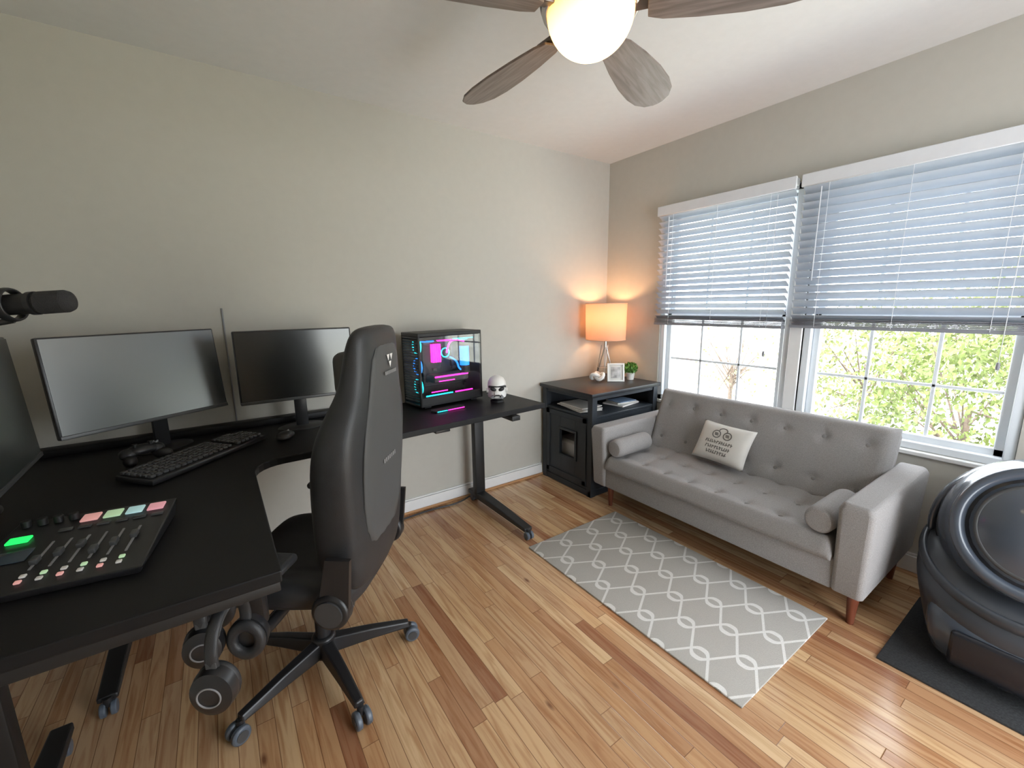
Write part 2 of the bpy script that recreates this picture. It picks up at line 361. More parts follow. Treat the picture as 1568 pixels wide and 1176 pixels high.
for i,(x,y) in enumerate(((-.72,-.76),(-.72,-2.19),(-.17,-.76),(-.17,-2.19))):
    lathe('leg_%d'%i,sf,[(0,.2),(.028,.2),(.014,0.0),(0,0.)],legw,(x,y,0),seg=20)
for y,n in ((-.895,'bolster_left'),(-2.065,'bolster_right')):
    o=lathe(n,sf,[(0,0),(.02,-.004),(.048,.0),(.058,.012),(.06,.04),(.06,.29),(.058,.32),(.048,.332),(.02,.336),(0,.33)],fabric,(-.855,y,.49),(0,rad(90),0))
# pillow
def pillow(name,W,Hh,Tt,mat,loc,rot):
    g=G(name,loc,rot=rot);bm=bmesh.new();N=20
    for sgn in (1,-1):
        gr=[]
        for i in range(N+1):
            rw=[]
            for j in range(N+1):
                u=-1+2*i/N;v=-1+2*j/N
                h=Tt/2*(max(0,(1-u**4)*(1-v**4)))**.6
                px=u*W/2*(1-.05*(1-abs(v)**2)*abs(u)**3);py=v*Hh/2*(1-.06*(1-abs(u)**2)*abs(v)**3)
                rw.append(bm.verts.new((px,py,sgn*h)))
            gr.append(rw)
        for i in range(N):
            for j in range(N): bm.faces.new((gr[i][j],gr[i+1][j],gr[i+1][j+1],gr[i][j+1]))
    bmesh.ops.remove_doubles(bm,verts=bm.verts,dist=1e-5)
    fin(bm,'cover',g,mat,True)
    def zs(x,y):
        u=2*x/W;v=2*y/Hh;return Tt/2*(max(0,(1-u**4)*(1-v**4)))**.6
    L=[]
    for cx in (-.036,.036):
        for k in range(14):
            a=2*math.pi*k/14;x=cx+.025*math.cos(a);y=.045+.022*math.sin(a);L.append(((x,y,zs(x,y)),(.012,.006,.003),(0,0,a+1.57)))
        for k in range(3):
            x=cx+(.008-.008*k);y=.045;L.append(((x,y,zs(x,y)),(.005,.020,.003),(0,0,.3)))
    for k in range(9):
        a=math.pi*k/8;x=.026*math.cos(a);y=.072+.016*math.sin(a);L.append(((x,y,zs(x,y)),(.009,.005,.003),(0,0,a+1.57)))
    for r_,(y,w) in enumerate(((-.004,.18),(-.037,.16),(-.068,.13))):
        x=-w/2
        while x<w/2:
            ww=random.uniform(.008,.015);xx=x+ww/2
            L.append(((xx-ww*.35,y,zs(xx,y)),(.0045,.021,.003),(0,0,random.uniform(-.35,.35))))
            L.append(((xx+ww*.1,y+random.uniform(-.007,.007),zs(xx,y)),(ww*.7,.005,.003),(0,0,random.uniform(-.5,.5))))
            x+=ww+.004
    boxes('print_lettering',g,L,prnt,0)
pillow('throw_pillow',.35,.25,.08,pilm,(-.430,-1.39,.572),(rad(62),0,rad(-90-6)))
# ---------------------------------------------------------------- cabinet
cb=G('side_cabinet');cx0,cx1,cy0,cy1,ct=-.76,-.02,-.60,-.03,.80
cxm,cym=(cx0+cx1)/2,(cy0+cy1)/2
box('top',cb,(cxm,cym,ct-.014),(cx1-cx0+.04,cy1-cy0+.03,.028),cabtop,.004)
P=[]
for x in (cx0+.025,cx1-.025):
    for y in (cy0+.025,cy1-.025): P.append(((x,y,(ct-.028)/2),(.05,.05,ct-.028)))
boxes('posts',cb,P,cabm)
boxes('shelves',cb,[((cxm,cym,.615),(cx1-cx0-.01,cy1-cy0-.01,.02)),((cxm,cym,.06),(cx1-cx0-.02,cy1-cy0-.02,.02)),((cxm,cym,ct-.045),(cx1-cx0-.02,cy1-cy0-.02,.03))],cabm)
boxes('back_panels',cb,[((cxm,cy1-.008,.38),(cx1-cx0-.02,.012,.72)),((cx1-.01,cym,.38),(.012,cy1-cy0-.02,.72)),((cxm,cy0+.014,.34),(cx1-cx0-.08,.012,.55))],cabm)
dy0,dy1=cy0+.05,cy1-.05;hy0,hy1,hz0,hz1=-.42,-.25,.26,.46
x=cx0+.012
boxes('door',cb,[((x,(dy0+hy0)/2,.34),(.018,hy0-dy0,.53)),((x,(dy1+hy1)/2,.34),(.018,dy1-hy1,.53)),((x,(hy0+hy1)/2,(.075+hz0)/2),(.018,hy1-hy0,hz0-.075)),((x,(hy0+hy1)/2,(.605+hz1)/2),(.018,hy1-hy0,.605-hz1))],cabm,.001)
boxes('door_trim',cb,[((x-.012,dy0+.025,.34),(.012,.04,.53)),((x-.012,dy1-.025,.34),(.012,.04,.53)),((x-.012,(dy0+dy1)/2,.585),(.012,dy1-dy0-.01,.04)),((x-.012,(dy0+dy1)/2,.095),(.012,dy1-dy0-.01,.04)),
 ((x-.012,hy0-.01,.36),(.012,.02,.24)),((x-.012,hy1+.01,.36),(.012,.02,.24)),((x-.012,(hy0+hy1)/2,hz0-.01),(.012,.19,.02)),((x-.012,(hy0+hy1)/2,hz1+.01),(.012,.19,.02))],cabm,.002)
boxes('litter_tray',cb,[((-.50,-.32,.22),(.40,.38,.28))],M('tray_grey',(.55,.55,.55),.6),.02)
boxes('plinth',cb,[((cx0+.02,cym,.025),(.03,cy1-cy0,.05)),((cxm,cy0+.02,.025),(cx1-cx0,.03,.05))],cabm)
mg=G('magazines');L=[];z=.628
for i in range(4): L.append(((-.62+random.uniform(-.01,.01),-.33+random.uniform(-.02,.02),z+.004),(.2,.27,.007),(0,0,random.uniform(-.2,.2))));z+=.009
boxes('stack_a',mg,L,paper,.001)
boxes('stack_b',mg,[((-.25,-.42,.633),(.24,.19,.012),(0,0,.15)),((-.24,-.42,.646),(.2,.16,.01),(0,0,-.2))],paper,.001)
boxes('stack_top',mg,[((-.25,-.43,.656),(.18,.14,.006),(0,0,-.05))],paper2,.001)
# lamp
lp=G('table_lamp',(-.215,-.2,ct))
def shade_mat():
    m=bpy.data.materials.new('lampshade_fabric');m.use_nodes=True;N=m.node_tree.nodes;L=m.node_tree.links;N.clear()
    o=N.new('ShaderNodeOutputMaterial');d=N.new('ShaderNodeBsdfDiffuse');d.inputs[0].default_value=(.60,.46,.36,1);t=N.new('ShaderNodeBsdfTranslucent');t.inputs[0].default_value=(.42,.27,.20,1)
    mx=N.new('ShaderNodeMixShader');mx.inputs[0].default_value=.5;L.new(d.outputs[0],mx.inputs[1]);L.new(t.outputs[0],mx.inputs[2])
    L.new(mx.outputs[0],o.inputs[0]);return m
lathe('shade',lp,[(.165,.335),(.17,.635)][::1],shade_mat(),seg=48)
torus('shade_ring_top',lp,(0,0,.635),.17,.003,M('ring',(.7,.45,.3),.6));torus('shade_ring_bottom',lp,(0,0,.335),.165,.003,M('ring2',(.7,.45,.3),.6))
L=[]
for k in range(3):
    a=rad(100+120*k)
    L.append(((.085*math.cos(a),.085*math.sin(a),.006),(.0,.0,.29),.005));
    L.append(((.085*math.cos(a),.085*math.sin(a),.006),(.03*math.cos(a+.8),.03*math.sin(a+.8),.29),.003))
    L.append(((0,0,.60),(.17*math.cos(a),.17*math.sin(a),.62),.002))
cyls('tripod_frame',lp,L,chrome,10)
torus('base_ring',lp,(0,0,.1),.062,.003,chrome)
cyl('socket',lp,(0,0,.27),(0,0,.40),.014,chrome)
sph('bulb',lp,(0,0,.455),(.03,.03,.04),EM('bulb_glow',(1,.6,.3),8),20,12)
li=bpy.data.lights.new('bulb_light','POINT');li.energy=9.;li.color=(1,.52,.25);li.shadow_soft_size=.045
lo=bpy.data.objects.new('bulb_light',li);COL.objects.link(lo);lo.parent=lp;lo.location=(0,0,.53)
kn=G('ceramic_knot_sculpture',(-.37,-.27,ct+.045))
pts=[]
for i in range(40):
    t=2*math.pi*i/40;pts.append((.022*(math.sin(t)+2*math.sin(2*t))*.9,.018*(math.cos(t)-2*math.cos(2*t)),-.026*math.sin(3*t)*.8))
tube('knot',kn,pts,.0145,ceram,True)
fr=G('photo_frame',(-.255,-.36,ct),rz=rad(-40))
mxr=(rad(-14),0,0)
boxes('frame',fr,[((-.062,0,.075),(.014,.014,.15),mxr),((.062,0,.075),(.014,.014,.15),mxr),((0,-.0165,.008),(.138,.014,.014),mxr),((0,.0165,.142),(.138,.014,.014),mxr)],ceram,.002)
box('mat',fr,(0,.003,.075),(.12,.004,.135),paper,.001,rot=mxr);box('photo',fr,(0,-.0005,.075),(.075,.004,.09),photom,.001,rot=mxr)
boxes('easel',fr,[((0,.045,.06),(.03,.004,.13),(rad(25),0,0))],black,.001)
pl=G('potted_plant',(-.085,-.37,ct))
lathe('pot',pl,[(0,0),(.028,0),(.037,.06),(.034,.06),(.032,.05),(0,.05)],potm,seg=28)
def leafball(name,par,c,R,n,size,mat,flat=1.):
    bm=bmesh.new()
    for i in range(n):
        d=Vector((random.gauss(0,1),random.gauss(0,1),random.gauss(0,1)*flat)).normalized()*R*random.uniform(.55,1.05)
        d.z*=flat
        q=Euler((random.uniform(0,6.3),random.uniform(0,6.3),random.uniform(0,6.3))).to_matrix()
        s=size*random.uniform(.6,1.3)
        vs=[bm.verts.new(Vector(c)+d+q@Vector(p)*s) for p in ((-.5,0,0),(0,.28,.05),(.5,0,0),(0,-.28,.05))]
        bm.faces.new(vs)
    return fin(bm,name,par,mat,False)
leafball('foliage',pl,(0,0,.095),.055,480,.026,leafm)
cyl('stem',pl,(0,0,.045),(0,0,.09),.006,leafm)
# ---------------------------------------------------------------- desk
DT=.80
dk=G('l_shaped_desk')
poly=[(-3.80,-.012),(-1.24,-.012),(-1.205,-.61),(-2.3,-.69),(-2.74,-.70)]
for k in range(1,6):
    a=rad(90*k/6);poly.append((-2.74-.12*math.sin(a),-.82+.12*math.cos(a)))
poly+=[(-2.86,-.82),(-2.86,-1.61),(-3.80,-1.60)]
prism('desktop',dk,poly,DT-.032,DT,deskm,.004)
box('rear_cable_shelf',dk,(-2.95,-.05,DT+.018),(1.66,.07,.036),deskm,.006)
def tleg(name,x,yb,yf,yc,g=dk):
    ring=lambda y,w,h:[(x-w,y,.05),(x+w,y,.05),(x+w,y,.05+h),(x-w,y,.05+h)]
    o=loft(name+'_foot',g,[ring(yb,.028,.03),ring(yc,.036,.05),ring((yc+yf)/2,.033,.04),ring(yf+.03,.03,.022)],black,smooth=False)
    b=o.modifiers.new('b','BEVEL');b.width=.006;b.segments=2
    box(name+'_column',g,(x,yc,.40),(.075,.055,.65),black,.006)
    box(name+'_inner_column',g,(x,yc,.62),(.06,.042,.3),black,.004)
    box(name+'_bracket',g,(x,(yb+yf)/2+.05,DT-.05),(.06,(yb-yf)*.75,.03),black,.003)
    for yy in (yf+.03,yb-.04):
        cyl(name+'_caster_swivel',g,(x,yy,.035),(x,yy,.068),.014,plast)
        for s in (-1,1): cyl(name+'_caster',g,(x+s*.006,yy-.005,.025),(x+s*.024,yy-.005,.025),.025,caster,bev=.004)
tleg('leg_right',-1.47,-.05,-.80,-.17)
tleg('leg_left',-3.40,-.05,-.84,-.17)
tleg('leg_wing',-3.50,-.88,-1.50,-1.25)
box('crossbeam',dk,(-2.4,-.17,.735),(1.9,.04,.05),black,.003)
box('wing_rail',dk,(-3.3,-1.2,.75),(.04,.7,.04),black,.003)
box('control_box',dk,(-1.95,-.60,.755),(.09,.06,.025),plast,.005)
box('apron',dk,(-3.33,-1.585,.755),(.93,.025,.035),black,.003)
def monitor(name,a,b,z0,z1,mat,base=None,tilt=0.):
    a=Vector((*a,0));b=Vector((*b,0));d=(b-a);W=d.length;ang=math.atan2(d.y,d.x);c=(a+b)/2
    g=G(name,(c.x,c.y,0),ang)
    Hh=z1-z0;zc=(z0+z1)/2
    TM=Matrix.Translation((0,0,zc))@Matrix.Rotation(-tilt,4,'X')@Matrix.Translation((0,0,-zc))
    for o in (box('housing',g,(0,.016,zc),(W,.028,Hh),plast,.006),
      box('rear_bulge',g,(0,.04,zc),(W*.6,.03,Hh*.6),plast,.012),
      box('screen',g,(0,.0005,zc+.005),(W-.016,.004,Hh-.024),mat,0.),
      box('chin',g,(0,-.001,z0+.009),(W-.004,.008,.015),dgrey,.002)):
        o.matrix_local=TM
    bx,by=base if base else (0,.08)
    box('stand_neck',g,(bx,max(by,.075),(DT+zc)/2),(.06,.02,zc-DT),plast,.004)
    box('stand_mount',g,(bx,.06,zc),(.1,.05,.1),plast,.004)
    lathe('stand_base',g,[(0,.012),(.09,.012),(.11,.004),(.11,0),(0,0)],plast,(bx,by,DT),seg=32,scale=(1.1,.75,1))
    return g
monitor('computer_monitor',(-3.49,-1.14),(-3.51,-.52),.92,1.355,scr2,base=(.1,.14),tilt=rad(3))
monitor('computer_monitor',(-3.462,-.475),(-2.925,-.155),.955,1.345,scr2,base=(.06,.09),tilt=rad(6))
monitor('computer_monitor',(-2.865,-.29),(-2.32,-.30),.965,1.33,scr)
cyls('wall_cable',None,[((-2.885,-.006,.8),(-2.885,-.006,1.44),.004)],mgrey,8)
# PC
pc=G('gaming_computer_tower',(-1.71,-.165,DT),rz=rad(7))
w,d,h=.48,.21,.475
boxes('case_frame',pc,[((0,0,.022),(w,d,.014)),((0,0,h-.012),(w,d,.024)),((w/2-.008,0,h/2),(.016,d,h-.03)),((0,d/2-.008,h/2),(w,.016,h-.03)),
 ((-w/2+.008,-d/2+.008,h/2),(.016,.016,h-.03)),((-w/2+.008,d/2-.008,h/2),(.016,.016,h-.03)),((w/2-.01,-d/2+.006,h/2),(.02,.012,h-.03)),((0,-d/2+.006,.05),(w,.012,.05))],black,.003)
boxes('feet',pc,[((x,y,.008),(.05,.03,.016)) for x in (-.18,.18) for y in (-.07,.07)],plast,.003)
boxes('front_grille',pc,[((-w/2+.004,0,.05+i*.0165),(.006,d-.03,.010)) for i in range(25)],plast,.001)
boxes('glass_side',pc,[((0,-d/2-.001,h/2+.02),(w-.02,.003,h-.09))],glass,0)
boxes('motherboard',pc,[((.03,.06,.26),(.30,.012,.30))],M('pcb',(.015,.017,.022),.4),.002)
boxes('board_parts',pc,[((-.09+.05*i,.05,.15+.07*(i%3)),(.03,.02,.02)) for i in range(6)]+[((.1,.05,.30),(.02,.02,.14)),((-.1,.05,.40),(.05,.03,.03))],dgrey,.003)
boxes('graphics_card',pc,[((.03,.0,.17),(.27,.10,.05))],dgrey,.006)
boxes('gpu_led',pc,[((.03,-.052,.185),(.26,.004,.010)),((-.01,-.052,.155),(.12,.004,.006))],mag,0)
boxes('ram_led',pc,[((-.062+.017*i,.03,.33),(.007,.035,.12)) for i in range(4)],mag,0)
boxes('strip_led',pc,[((-.08,-.07,.075),(.20,.006,.008)),((.12,-.06,.425),(.16,.01,.008)),((-.1,.045,.42),(.1,.01,.01))],cyan,0)
boxes('strip_led_magenta',pc,[((.05,.045,.41),(.12,.01,.012)),((-.08,-.07,.095),(.12,.006,.006)),((.11,-.07,.075),(.14,.006,.008))],mag,0)
cyl('reservoir',pc,(.15,-.03,.24),(.15,-.03,.37),.032,blue);cyl('reservoir_cap',pc,(.15,-.03,.37),(.15,-.03,.39),.034,black);cyl('pump',pc,(.15,-.03,.19),(.15,-.03,.24),.034,black)
cyl('cpu_block',pc,(.03,.02,.33),(.03,.055,.33),.035,black);torus('cpu_ring',pc,(.03,.018,.33),.03,.004,cyan,(rad(90),0,0))
tube('coolant_tube_a',pc,[(.03,0,.33),(.03,-.02,.40),(.09,-.03,.42),(.15,-.03,.40)],.006,mag)
tube('coolant_tube_b',pc,[(.05,0,.30),(.09,-.03,.28),(.10,-.03,.21),(.15,-.03,.20)],.006,blue)
for i in range(3):
    z=.10+.13*i
    torus('fan_ring',pc,(-w/2+.05,0,z+.03),.05,.005,[cyan,blue,cyan][i],(0,rad(90),0),seg=32)
    boxes('fan_blades',pc,[((-w/2+.05,0,z+.03),(.006,.012,.095),(rad(45*k),0,0)) for k in range(4)],dgrey,0)
for i in range(3):
    torus('top_fan_ring',pc,(-.12+.13*i,0,h-.06),.045,.004,[blue,mag,cyan][i],seg=32)
boxes('radiator',pc,[((0,0,h-.04),(.42,.13,.022))],black,.002)
hs=G('rgb_stand',(-1.79,-.37,DT),rz=rad(6))
prism('base',hs,[(-.10,-.035),(.10,-.035),(.12,0),(.10,.035),(-.10,.035),(-.12,0)],0,.012,plast,.002)
boxes('led_edge_magenta',hs,[((.04,-.0355,.006),(.12,.003,.005))],mag,0);boxes('led_edge_cyan',hs,[((-.06,-.0355,.006),(.07,.003,.005))],cyan,0)
# helmet bust
th=G('toy_helmet_bust',(-1.425,-.37,DT),rz=rad(-30))
lathe('stand',th,[(0,0),(.045,0),(.045,.012),(.03,.02),(.03,.03),(0,.03)],black,seg=28)
lathe('dome',th,[(.046,.028),(.062,.036),(.066,.05),(.060,.070),(.061,.085),(.065,.105),(.062,.135),(.048,.160),(.025,.175),(0,.180)],ceram,seg=36,scale=(.95,1.05,1))
box('brow_band',th,(0,-.052,.112),(.116,.034,.010),black,.004)
for s in (-1,1):
    sph('eye_lens',th,(s*.026,-.062,.095),(.021,.010,.013),black,16,10,(0,rad(-18*s),0))
    cyl('ear_cap',th,(s*.056,-.01,.08),(s*.070,-.01,.08),.015,ceram,bev=.003)
    cyl('chin_vent',th,(s*.026,-.058,.048),(s*.031,-.080,.044),.010,mgrey)
box('snout',th,(0,-.060,.062),(.040,.030,.036),ceram,.008)
boxes('frown',th,[((0,-.077,.056),(.028,.010,.008)),((-.018,-.072,.051),(.014,.012,.006),(0,rad(-35),0)),((.018,-.072,.051),(.014,.012,.006),(0,rad(35),0))],black,.001)
# keyboard
kb=G('computer_keyboard',(-3.04,-.51,DT+.002),rz=rad(45))
box('case',kb,(0,0,.016),(.56,.17,.022),plast,.006,rot=(rad(3),0,0))
bm=bmesh.new()
for r_ in range(6):
    for c_ in range(22):
        if c_ in (15,) or (c_>17 and r_==0 and c_>19): continue
        bbox_(bm,(-.26+.0248*c_,.062-.0245*r_,.034+(.062-.0245*r_)*.05),(.0205,.0205,.012),.003,1)
fin(bm,'keys',kb,dgrey,'auto')
ms=G('computer_mouse',(-2.70,-.42,DT),rz=rad(60))
sph('body',ms,(0,0,.018),(.062,.036,.018),plast);sph('hump',ms,(-.01,0,.024),(.045,.032,.018),plast);box('scroll_wheel',ms,(.03,0,.036),(.02,.006,.008),mgrey,.002)
gp=G('game_controller',(-3.24,-.40,DT+.026),rz=rad(30))
sph('body',gp,(0,0,.03),(.06,.04,.022),plast)
for s in (-1,1):
    sph('grip',gp,(s*.058,-.03,.0),(.024,.044,.024),plast,rot=(0,0,rad(22*s)));sph('shoulder',gp,(s*.05,-.0,.022),(.03,.034,.024),plast)
    cyl('stick',gp,(s*.028,-.012,.045),(s*.028,-.012,.058),.006,black);cyl('stick_cap',gp,(s*.028,-.012,.058),(s*.028,-.012,.062),.010,black)
for k in range(4): cyl('button',gp,(.052+.010*math.cos(k*1.57),.008+.010*math.sin(k*1.57),.044),(.052+.010*math.cos(k*1.57),.008+.010*math.sin(k*1.57),.051),.004,mgrey)
# mixer
mxg=G('audio_mixer',(-3.29,-1.225,DT),rz=rad(-9))
o=loft('chassis',mxg,[[(-.17,-.165,0),(.17,-.165,0),(.17,.165,0),(-.17,.165,0)],[(-.18,-.175,.022),(.18,-.175,.022),(.18,.175,.055),(-.18,.175,.055)]],plast,smooth=False)
b=o.modifiers.new('b','BEVEL');b.width=.005;b.segments=2
sl=math.atan2(.033,.35);zz=lambda y:.0385+y*math.tan(sl)+.001
def onp(name,x,y,sx_,sy_,hh,mat,bev=.003): return box(name,mxg,(x,y,zz(y)+hh/2),(sx_,sy_,hh),mat,bev,rot=(sl,0,0))
for i in range(4):
    onp('pad',-.012+.050*i,.130,.040,.040,.006,padcols[[0,1,2,3][i]])
for i in range(6): onp('pad_small',-.05+.04*i,.083,.028,.014,.004,dgrey,.001)
onp('touch_screen',-.125,-.015,.085,.055,.003,M('touch_lcd',(.05,.07,.09),.2),.001)
onp('record_button',-.135,.065,.045,.030,.006,green)
for i in range(4):
    x=-.15+.033*i;yy=.14
    cyl('knob',mxg,(x,yy,zz(yy)),(x,yy,zz(yy)+.02),.011,black,bev=.002)
for i in range(6):
    x=-.055+.036*i
    onp('fader_slot',x,-.03,.005,.12,.002,mgrey,0);onp('fader_cap',x,-.06+.02*(i%3),.015,.026,.014,dgrey,.003)
    for j,mt_ in enumerate((padcols[1],padcols[0])): onp('lit_key',x,-.115-.022*j,.012,.012,.005,mt_ if (i+j)%2 else ceram,.002)
cyl('jog_knob',mxg,(-.14,-.08,zz(-.08)),(-.14,-.08,zz(-.08)+.022),.018,plast,bev=.002)
# microphone with boom
mc=G('studio_microphone')
p0=Vector((-3.235,-1.075,1.466));p1=Vector((-3.44,-.99,1.452));dd=(p1-p0).normalized()
cyl('grille',mc,p0,p0+dd*.085,.030,M('foam',(.03,.03,.032),.9,bump=1.,bs=400),bev=.014)
cyl('barrel',mc,p0+dd*.085,p1,.027,black,bev=.004);cyl('collar',mc,p0+dd*.08,p0+dd*.092,.031,plast)
mid=p0+dd*.14
torus('shock_mount',mc,mid,.040,.005,plast,rot=dd.to_track_quat('Z','Y').to_euler(),sc=(1,2.5,1))
tube('yoke',mc,[mid+Vector((0,0,-.04)),mid+Vector((-.08,.01,-.06)),mid+Vector((-.16,.03,-.02)),mid+Vector((-.17,.04,.08))],.008,plast)
cyls('boom_arm',mc,[(mid+Vector((-.17,.04,.07)),(-3.72,-.92,1.75),.011),(mid+Vector((-.17,.04,.10)),(-3.72,-.92,1.79),.011),((-3.72,-.92,1.78),(-3.76,-1.1,1.15),.012),((-3.76,-1.1,1.17),(-3.76,-1.1,.80),.016)],plast,14)
cyl('joint',mc,(-3.72,-.955,1.77),(-3.72,-.885,1.77),.022,plast);cyl('desk_clamp',mc,(-3.76,-1.1,.80),(-3.76,-1.1,.83),.035,plast)
# headsets hanging under the wing end
def headset(name,loc,rz,s=1.,tilt=0):
    g=G(name,loc,rot=(tilt,0,rz))
    torus('headband',g,(0,0,-.085*s),.083*s,.009,leather,(rad(90),0,0),-15,195,sc=(1,1.7,.92))
    torus('headband_pad',g,(0,0,-.085*s),.074*s,.008,dgrey,(rad(90),0,0),35,145,sc=(1,1.6,.92))
    for k in (-1,1):
        x=k*.075*s
        box('slider',g,(x*1.05,0,-.115*s),(.010,.024,.06),dgrey,.003)
        lathe('ear_cup',g,[(0,.030),(.030,.030),(.044,.022),(.047,.005),(.047,-.004),(0,-.004)],plast,(x,0,-.155*s),(0,rad(90*k),0),seg=32,scale=(1.18*s,1.*s,s))
        torus('ear_cushion',g,(x-k*.012,0,-.155*s),.034*s,.014,leather,(0,rad(90),0),sc=(1,.9,1.18))
        torus('cup_ring',g,(x+k*.031,0,-.155*s),.024*s,.002,mgrey,(0,rad(90),0))
    return g
headset('headphones',(-2.985,-1.545,.725),rad(62),1.05)
headset('headphones',(-3.03,-1.385,.725),rad(78),.98)
hk=G('headphone_hook');boxes('hook',hk,[((-2.995,-1.46,.7565),(.03,.24,.012)),((-2.985,-1.545,.738),(.03,.03,.026)),((-3.0,-1.39,.738),(.03,.03,.026))],plast,.002)
# ---------------------------------------------------------------- gaming chair
ch=G('gaming_chair',(-2.71,-1.05,0),rz=rad(141))
for k in range(5):
    a=rad(-10+72*k-141);c,s=math.cos(a),math.sin(a)
    def sec(r_,w,z0,z1): return [(r_*c-w*s,r_*s+w*c,z0),(r_*c+w*s,r_*s-w*c,z0),(r_*c+w*.7*s,r_*s-w*.7*c,z1),(r_*c-w*.7*s,r_*s+w*.7*c,z1)]
    o=loft('base_spoke_%d'%k,ch,[sec(.03,.032,.075,.135),sec(.18,.026,.075,.118),sec(.335,.020,.068,.092)],plast,smooth=False)
    b=o.modifiers.new('b','BEVEL');b.width=.006;b.segments=2
    cyl('caster_stem_%d'%k,ch,(.335*c,.335*s,.04),(.335*c,.335*s,.075),.012,plast)
    for q in (-1,1):
        cyl('caster_wheel_%d'%k,ch,(.345*c-q*.007*s,.345*s+q*.007*c,.031),(.345*c-q*.028*s,.345*s+q*.028*c,.031),.031,caster,bev=.006)
        cyl('caster_hub_%d'%k,ch,(.345*c-q*.028*s,.345*s+q*.028*c,.031),(.345*c-q*.030*s,.345*s+q*.030*c,.031),.019,dgrey)
cyl('hub',ch,(0,0,.06),(0,0,.15),.045,plast,bev=.008)
cyl('gas_sleeve',ch,(0,0,.14),(0,0,.29),.028,plast);cyl('gas_rod',ch,(0,0,.28),(0,0,.40),.016,chrome)
box('mechanism',ch,(0,0,.405),(.30,.20,.045),plast,.01);cyls('lever',ch,[((.05,.05,.40),(.06,.30,.39),.006)],plast)
rings=[]
for x,w,zb,zt,bo in ((-.25,.19,.43,.49,.0),(-.23,.235,.42,.515,.02),(-.05,.255,.42,.515,.04),(.12,.26,.42,.52,.04),(.23,.25,.425,.52,.025),(.275,.225,.44,.50,.005)):
    rings.append([(x,-w,zb+.02),(x,-w*.6,zb),(x,0,zb),(x,w*.6,zb),(x,w,zb+.02),(x,w+.012,zt-.01),(x,w-.01,zt+bo),(x,w*.68,zt+bo*.7),(x,w*.5,zt),(x,0,zt),(x,-w*.5,zt),(x,-w*.68,zt+bo*.7),(x,-w+.01,zt+bo),(x,-w-.012,zt-.01)])
loft('seat',ch,rings,leather,subs=2)
rings=[]
for z,xc,w,t,bo in ((.47,-.225,.17,.09,.01),(.50,-.23,.21,.11,.03),(.60,-.24,.235,.115,.06),(.75,-.25,.25,.11,.065),(.90,-.262,.27,.105,.065),(1.02,-.275,.275,.10,.06),(1.11,-.285,.235,.095,.035),(1.18,-.292,.185,.09,.015),(1.27,-.30,.175,.085,.01),(1.345,-.308,.165,.075,.005),(1.378,-.313,.135,.05,0.)):
    ring=[]
    for u in (-1,-.85,-.5,0,.5,.85,1): ring.append((xc-t/2+.02*abs(u)**2+(.018 if abs(u)==1 else 0),u*w,z))
    for u in (1,.88,.62,.45,0,-.45,-.62,-.88,-1):
        bq=bo*(1 if abs(u) in (.88,.62) else (.75 if abs(u)==1 else (.25 if abs(u)==.45 else 0)))
        ring.append((xc+t/2+bq-(.02 if abs(u)==1 else 0),u*w*(1.01 if abs(u)==1 else 1),z))
    rings.append(ring)
loft('backrest',ch,rings,leather,subs=2)
rp=[]
for z,xc,w in ((.58,-.294,.16),(.8,-.308,.195),(.98,-.325,.205),(1.10,-.332,.165),(1.22,-.341,.13),(1.33,-.345,.12)):
    rp.append([(xc+.004,-w,z),(xc-.001,-w*.5,z),(xc-.003,0,z),(xc-.001,w*.5,z),(xc+.004,w,z),(xc+.02,w,z),(xc+.02,-w,z)])
loft('rear_panel',ch,rp,leather2,subs=1)
box('head_pillow',ch,(-.235,0,1.22),(.07,.27,.15),leather2,.03,seg=4)
def emb(y0,z0,s,x):
    bm=bmesh.new()
    def tri(*p): bm.faces.new([bm.verts.new((x,y0-a*s,z0+b*s)) for a,b in p])
    tri((-.5,.4),(-.05,.4),(-.25,0));tri((.05,.4),(.5,.4),(.25,0));tri((-.2,-.05),(.2,-.05),(0,-.45))
    fin(bm,'emblem',ch,white)
emb(0.0,1.255,.055,-.3500)
boxes('emblem_bars',ch,[((-.3495,-.05+.0135*i,1.215),(.001,.009,.012)) for i in range(8)],mgrey,0)
boxes('emblem_low',ch,[((-.322,-.06+.017*i,.90),(.002,.010,.015)) for i in range(7)],mgrey,0)
for s in (-1,1):
    cyl('pivot_cover',ch,(-.20,s*.235,.475),(-.20,s*.285,.475),.062,plast,bev=.01);cyl('pivot_cap',ch,(-.20,s*.285,.475),(-.20,s*.291,.475),.045,dgrey)
    loft('side_bracket',ch,[[(-.28,s*.262,.66),(-.20,s*.262,.66),(-.20,s*.278,.66),(-.28,s*.278,.66)],[(-.26,s*.255,.48),(-.15,s*.255,.45),(-.15,s*.275,.45),(-.26,s*.275,.48)]],plast,smooth=False)
    tube('arm_support',ch,[(.02,s*.12,.41),(.02,s*.26,.405),(.02,s*.31,.42),(.02,s*.315,.50)],.02,plast)
    box('arm_post',ch,(.02,s*.315,.55),(.075,.03,.17),plast,.01);box('arm_plate',ch,(.02,s*.31,.635),(.14,.07,.02),plast,.006)
    box('arm_pad',ch,(.03,s*.305,.66),(.27,.10,.03),leather,.014,seg=3)
